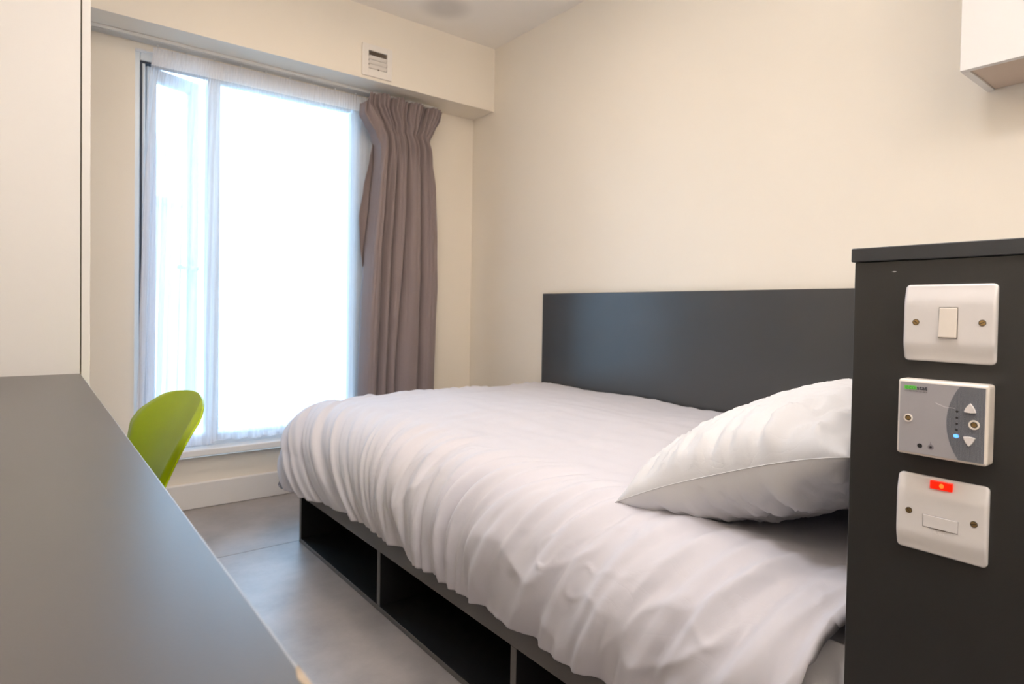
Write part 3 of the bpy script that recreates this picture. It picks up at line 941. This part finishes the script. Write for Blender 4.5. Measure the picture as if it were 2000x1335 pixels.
# text as mesh: reads left to right as seen from the room (towards -Y)
def text_mesh(name, s, size, y, z, x, m, parent, ext=0.0001, sx=1.0, bold=0.0):
    cu_ = bpy.data.curves.new(name, 'FONT')
    cu_.body = s; cu_.size = size; cu_.extrude = ext; cu_.align_x = 'LEFT'; cu_.align_y = 'BOTTOM_BASELINE'
    cu_.offset = bold
    t = bpy.data.objects.new(name, cu_)
    C.objects.link(t)
    dg = bpy.context.evaluated_depsgraph_get()
    me = bpy.data.meshes.new_from_object(t.evaluated_get(dg))
    bpy.data.objects.remove(t)
    bpy.data.curves.remove(cu_)
    me.transform(Matrix.Translation((x, y, z)) @ Matrix(((0, 0, -1, 0), (-sx, 0, 0, 0), (0, 1, 0, 0), (0, 0, 0, 1))))
    me.materials.clear(); me.materials.append(m)
    o = bpy.data.objects.new(name, me); C.objects.link(o)
    o.parent = parent
    if parent.type == 'EMPTY':
        o.matrix_parent_inverse = Matrix.LocRotScale(parent.location, parent.rotation_euler, None).inverted()
    return o
text_mesh('raised_lettering', 'FUSE', 0.0052, 0.2456, 0.6868, XP-0.0091, M['plate'], fs, 0.00022, 1.05)

# heating controller
ht = thing('heating_controller', 'silver and slate heating controller with blue light, middle plate on the dark unit', 'thermostat', (XP, 0.2365, 0.768))
XT = XP-0.0225
bm = bmesh.new(); box(bm, XT, XP-0.0003, 0.1950, 0.2790, 0.7725, 0.8560, 0.0032, 3)
obj('housing', bm, M['plate2'], ht)
FX = XT-0.0004
bm = bmesh.new(); box(bm, FX, XT+0.001, 0.1978, 0.2763, 0.7752, 0.8530, 0.0002)
fcp = obj('front_film', bm, M['print_light'], ht)
bm = bmesh.new()
arc = [(0.2195, 0.8529)]
for k in range(1, 24):
    t = k/24
    z = 0.8529+(0.7753-0.8529)*t
    arc.append((0.2195+0.0118*(1-(2*t-1)**2)**0.9, z))
arc += [(0.2200, 0.7753), (0.1979, 0.7753), (0.1979, 0.8529)]
flat_poly(bm, FX-0.00015, arc)
obj('slate_zone', bm, M['print_dark'], ht)
def reuleaux(yc, zc, r, flip):
    pts = []
    cs = [(math.cos(math.radians(90+120*k))*r, math.sin(math.radians(90+120*k))*r) for k in range(3)]
    side = r*math.sqrt(3)
    for k in range(3):
        a, b, c = cs[k], cs[(k+1) % 3], cs[(k+2) % 3]
        a0 = math.atan2(a[1]-c[1], a[0]-c[0]); a1 = math.atan2(b[1]-c[1], b[0]-c[0])
        while a1-a0 > pi: a1 -= 2*pi
        while a0-a1 > pi: a1 += 2*pi
        for q in range(8):
            t = a0+(a1-a0)*q/8
            X_, Y_ = c[0]+side*math.cos(t), c[1]+side*math.sin(t)
            # flatter sides than a true Reuleaux
            lx, ly = a[0]+(b[0]-a[0])*q/8, a[1]+(b[1]-a[1])*q/8
            X_, Y_ = X_*0.55+lx*0.45, Y_*0.55+ly*0.45
            pts.append((yc-X_*0.96, zc+(-Y_ if flip else Y_)))
    return pts
def prism(bm, pts, x0, x1, taper=0.9):
    cy_ = sum(p[0] for p in pts)/len(pts); cz_ = sum(p[1] for p in pts)/len(pts)
    A = [bm.verts.new((x1, y, z)) for y, z in pts]
    B = [bm.verts.new((x0, cy_+(y-cy_)*taper, cz_+(z-cz_)*taper)) for y, z in pts]
    n = len(pts)
    for i in range(n):
        bm.faces.new((A[i], A[(i+1) % n], B[(i+1) % n], B[i]))
    bm.faces.new(B)
    bmesh.ops.recalc_face_normals(bm, faces=bm.faces)
for nm, zc, fl_ in (('up_button', 0.8300, False), ('down_button', 0.7975, True)):
    bm = bmesh.new(); prism(bm, reuleaux(0.2105, zc, 0.0064, fl_), FX-0.0022, FX, 0.92)
    obj(nm, bm, M['plate'], ht)
def disc(y, z, r, x, m, nm, parent, sx=1.0):
    bm = bmesh.new()
    bm.faces.new([bm.verts.new((x, y+r*sx*math.cos(2*pi*k/20), z+r*math.sin(2*pi*k/20))) for k in range(20)])
    return obj(nm, bm, m, parent)
for k, zc in enumerate((0.8262, 0.8195, 0.8132, 0.8068, 0.8003)):
    if k < 4:
        disc(0.2220, zc, 0.00125, FX-0.0003, M['black'], 'indicator_light', ht)
    else:
        li = disc(0.2222, zc, 0.0020, FX-0.0003, M['led'], 'indicator_light', ht, 1.3); li['label'] = 'lit blue indicator'
def ring_tube(y, z, r0, r1, x, parent):
    bm = bmesh.new()
    n = 24
    R = []
    for rr, xx in ((r1, x+0.0004), (r1*0.96, x-0.0012), (r0*1.05, x-0.0012), (r0, x+0.0002)):
        R.append([bm.verts.new((xx, y+rr*math.cos(2*pi*k/n), z+rr*math.sin(2*pi*k/n))) for k in range(n)])
    for a, b in zip(R, R[1:]):
        for i in range(n):
            bm.faces.new((a[i], a[(i+1) % n], b[(i+1) % n], b[i]))
    bmesh.ops.recalc_face_normals(bm, faces=bm.faces)
    c = obj('screw_collar', bm, M['plate2'], parent, False)
    disc(y, z, r0*1.02, x-0.0002, M['screwdark'], 'screw_recess', c)
    bm = bmesh.new(); cyl(bm, (x, y, z), (x-0.0006, y, z), r0*0.72, n=16)
    obj('screw', bm, M['brass'], c)
ring_tube(0.2675, 0.8130, 0.0030, 0.0044, FX, ht)
ring_tube(0.2068, 0.8142, 0.0032, 0.0050, FX, ht)
disc(0.2555, 0.7840, 0.0025, FX-0.0003, M['black'], 'sensor_window', ht)
bm = bmesh.new()
pts = [(0.2450+0.0006, 0.7905)]
for k in range(15):
    a = math.radians(75-330*k/14+0)
    pts.append((0.2450-0.0029*math.cos(a), 0.7842+0.0029*math.sin(a)))
flat_poly(bm, FX-0.0003, pts)
obj('drop_symbol', bm, M['inkgrey'], ht)
disc(0.2450, 0.7842, 0.0013, FX-0.0005, M['black'], 'drop_centre', ht)
bm = bmesh.new(); flat_poly(bm, FX-0.0002, [(0.2722, 0.8492), (0.2602, 0.8490), (0.2602, 0.8447), (0.2722, 0.8449)])
obj('logo_backing', bm, M['greenl'], ht)
text_mesh('logo', 'eco', 0.0064, 0.2712, 0.8453, FX-0.0004, M['green'], ht, 0.00005, 1.08, 0.00008)
text_mesh('logo', 'stat', 0.0064, 0.2600, 0.8453, FX-0.0004, M['ink'], ht, 0.00005, 1.08, 0.00008)
# illegible small print: a row of fine strokes
bm = bmesh.new()
yk = 0.2715
random.seed(3)
while yk > 0.2500:
    w_ = random.uniform(0.0004, 0.0011)
    flat_poly(bm, FX-0.0003, [(yk, 0.8438), (yk-w_, 0.8438), (yk-w_, 0.8425), (yk, 0.8425)])
    yk -= w_+random.choice((0.0003, 0.0003, 0.0007))
obj('small_print', bm, M['inkgrey'], ht)
bm = bmesh.new()
sp_ = [(0.2420, 0.8333, 0.0004), (0.2395, 0.8318, 0.0010), (0.2370, 0.8312, 0.0006), (0.2345, 0.8300, 0.0009), (0.2315, 0.8292, 0.0004), (0.2280, 0.8295, 0.0003), (0.2235, 0.8290, 0.0002)]
for (a, za, wa), (b, zb, wb) in zip(sp_, sp_[1:]):
    flat_poly(bm, FX-0.0004, [(a, za+wa/2), (b, zb+wb/2), (b, zb-wb/2), (a, za-wa/2)])
obj('scratch', bm, M['scuff'], ht)

# ------------------------------------------------------------------ ceiling lamps (behind and above the camera)
for k, (loc, p) in enumerate(LAMPS):
    cl = thing('ceiling_light', ('round flush ceiling light above the desk', 'round flush ceiling light above the bed')[k], 'ceiling light', (loc[0], loc[1], ZC-0.04))
    bm = bmesh.new(); cyl(bm, (loc[0], loc[1], ZC-0.0005), (loc[0], loc[1], ZC-0.034), 0.16, 0.155, 40)
    obj('rim', bm, M['lampwhite'], cl)
    bm = bmesh.new(); cyl(bm, (loc[0], loc[1], ZC-0.034), (loc[0], loc[1], ZC-0.042), 0.145, 0.13, 40)
    obj('diffuser', bm, M['diffuser'], cl)
ul = thing('fill_uplighter', 'added unseen uplighter behind the camera for soft fill light', 'lamp', (0.45, -0.85, 0))  # made-up stand and bowl for the added fill light
bm = bmesh.new(); cyl(bm, (0.45, -0.85, 0.0), (0.45, -0.85, 0.025), 0.14, 0.135, 32); obj('base', bm, M['lampwhite'], ul)
bm = bmesh.new(); cyl(bm, (0.45, -0.85, 0.025), (0.45, -0.85, 1.66), 0.012, 0.012, 16); obj('pole', bm, M['lampwhite'], ul)
bm = bmesh.new()
n = 40
prev = None
for rr, zz in ((0.03, 1.655), (0.10, 1.69), (0.165, 1.76), (0.17, 1.765), (0.16, 1.762), (0.10, 1.70), (0.005, 1.67)):
    ring = [bm.verts.new((0.45+rr*math.cos(2*pi*k/n), -0.85+rr*math.sin(2*pi*k/n), zz)) for k in range(n)]
    if prev:
        for k in range(n):
            bm.faces.new((prev[k], prev[(k+1) % n], ring[(k+1) % n], ring[k]))
    prev = ring
obj('lamp_shade', bm, M['lampwhite'], ul, True)
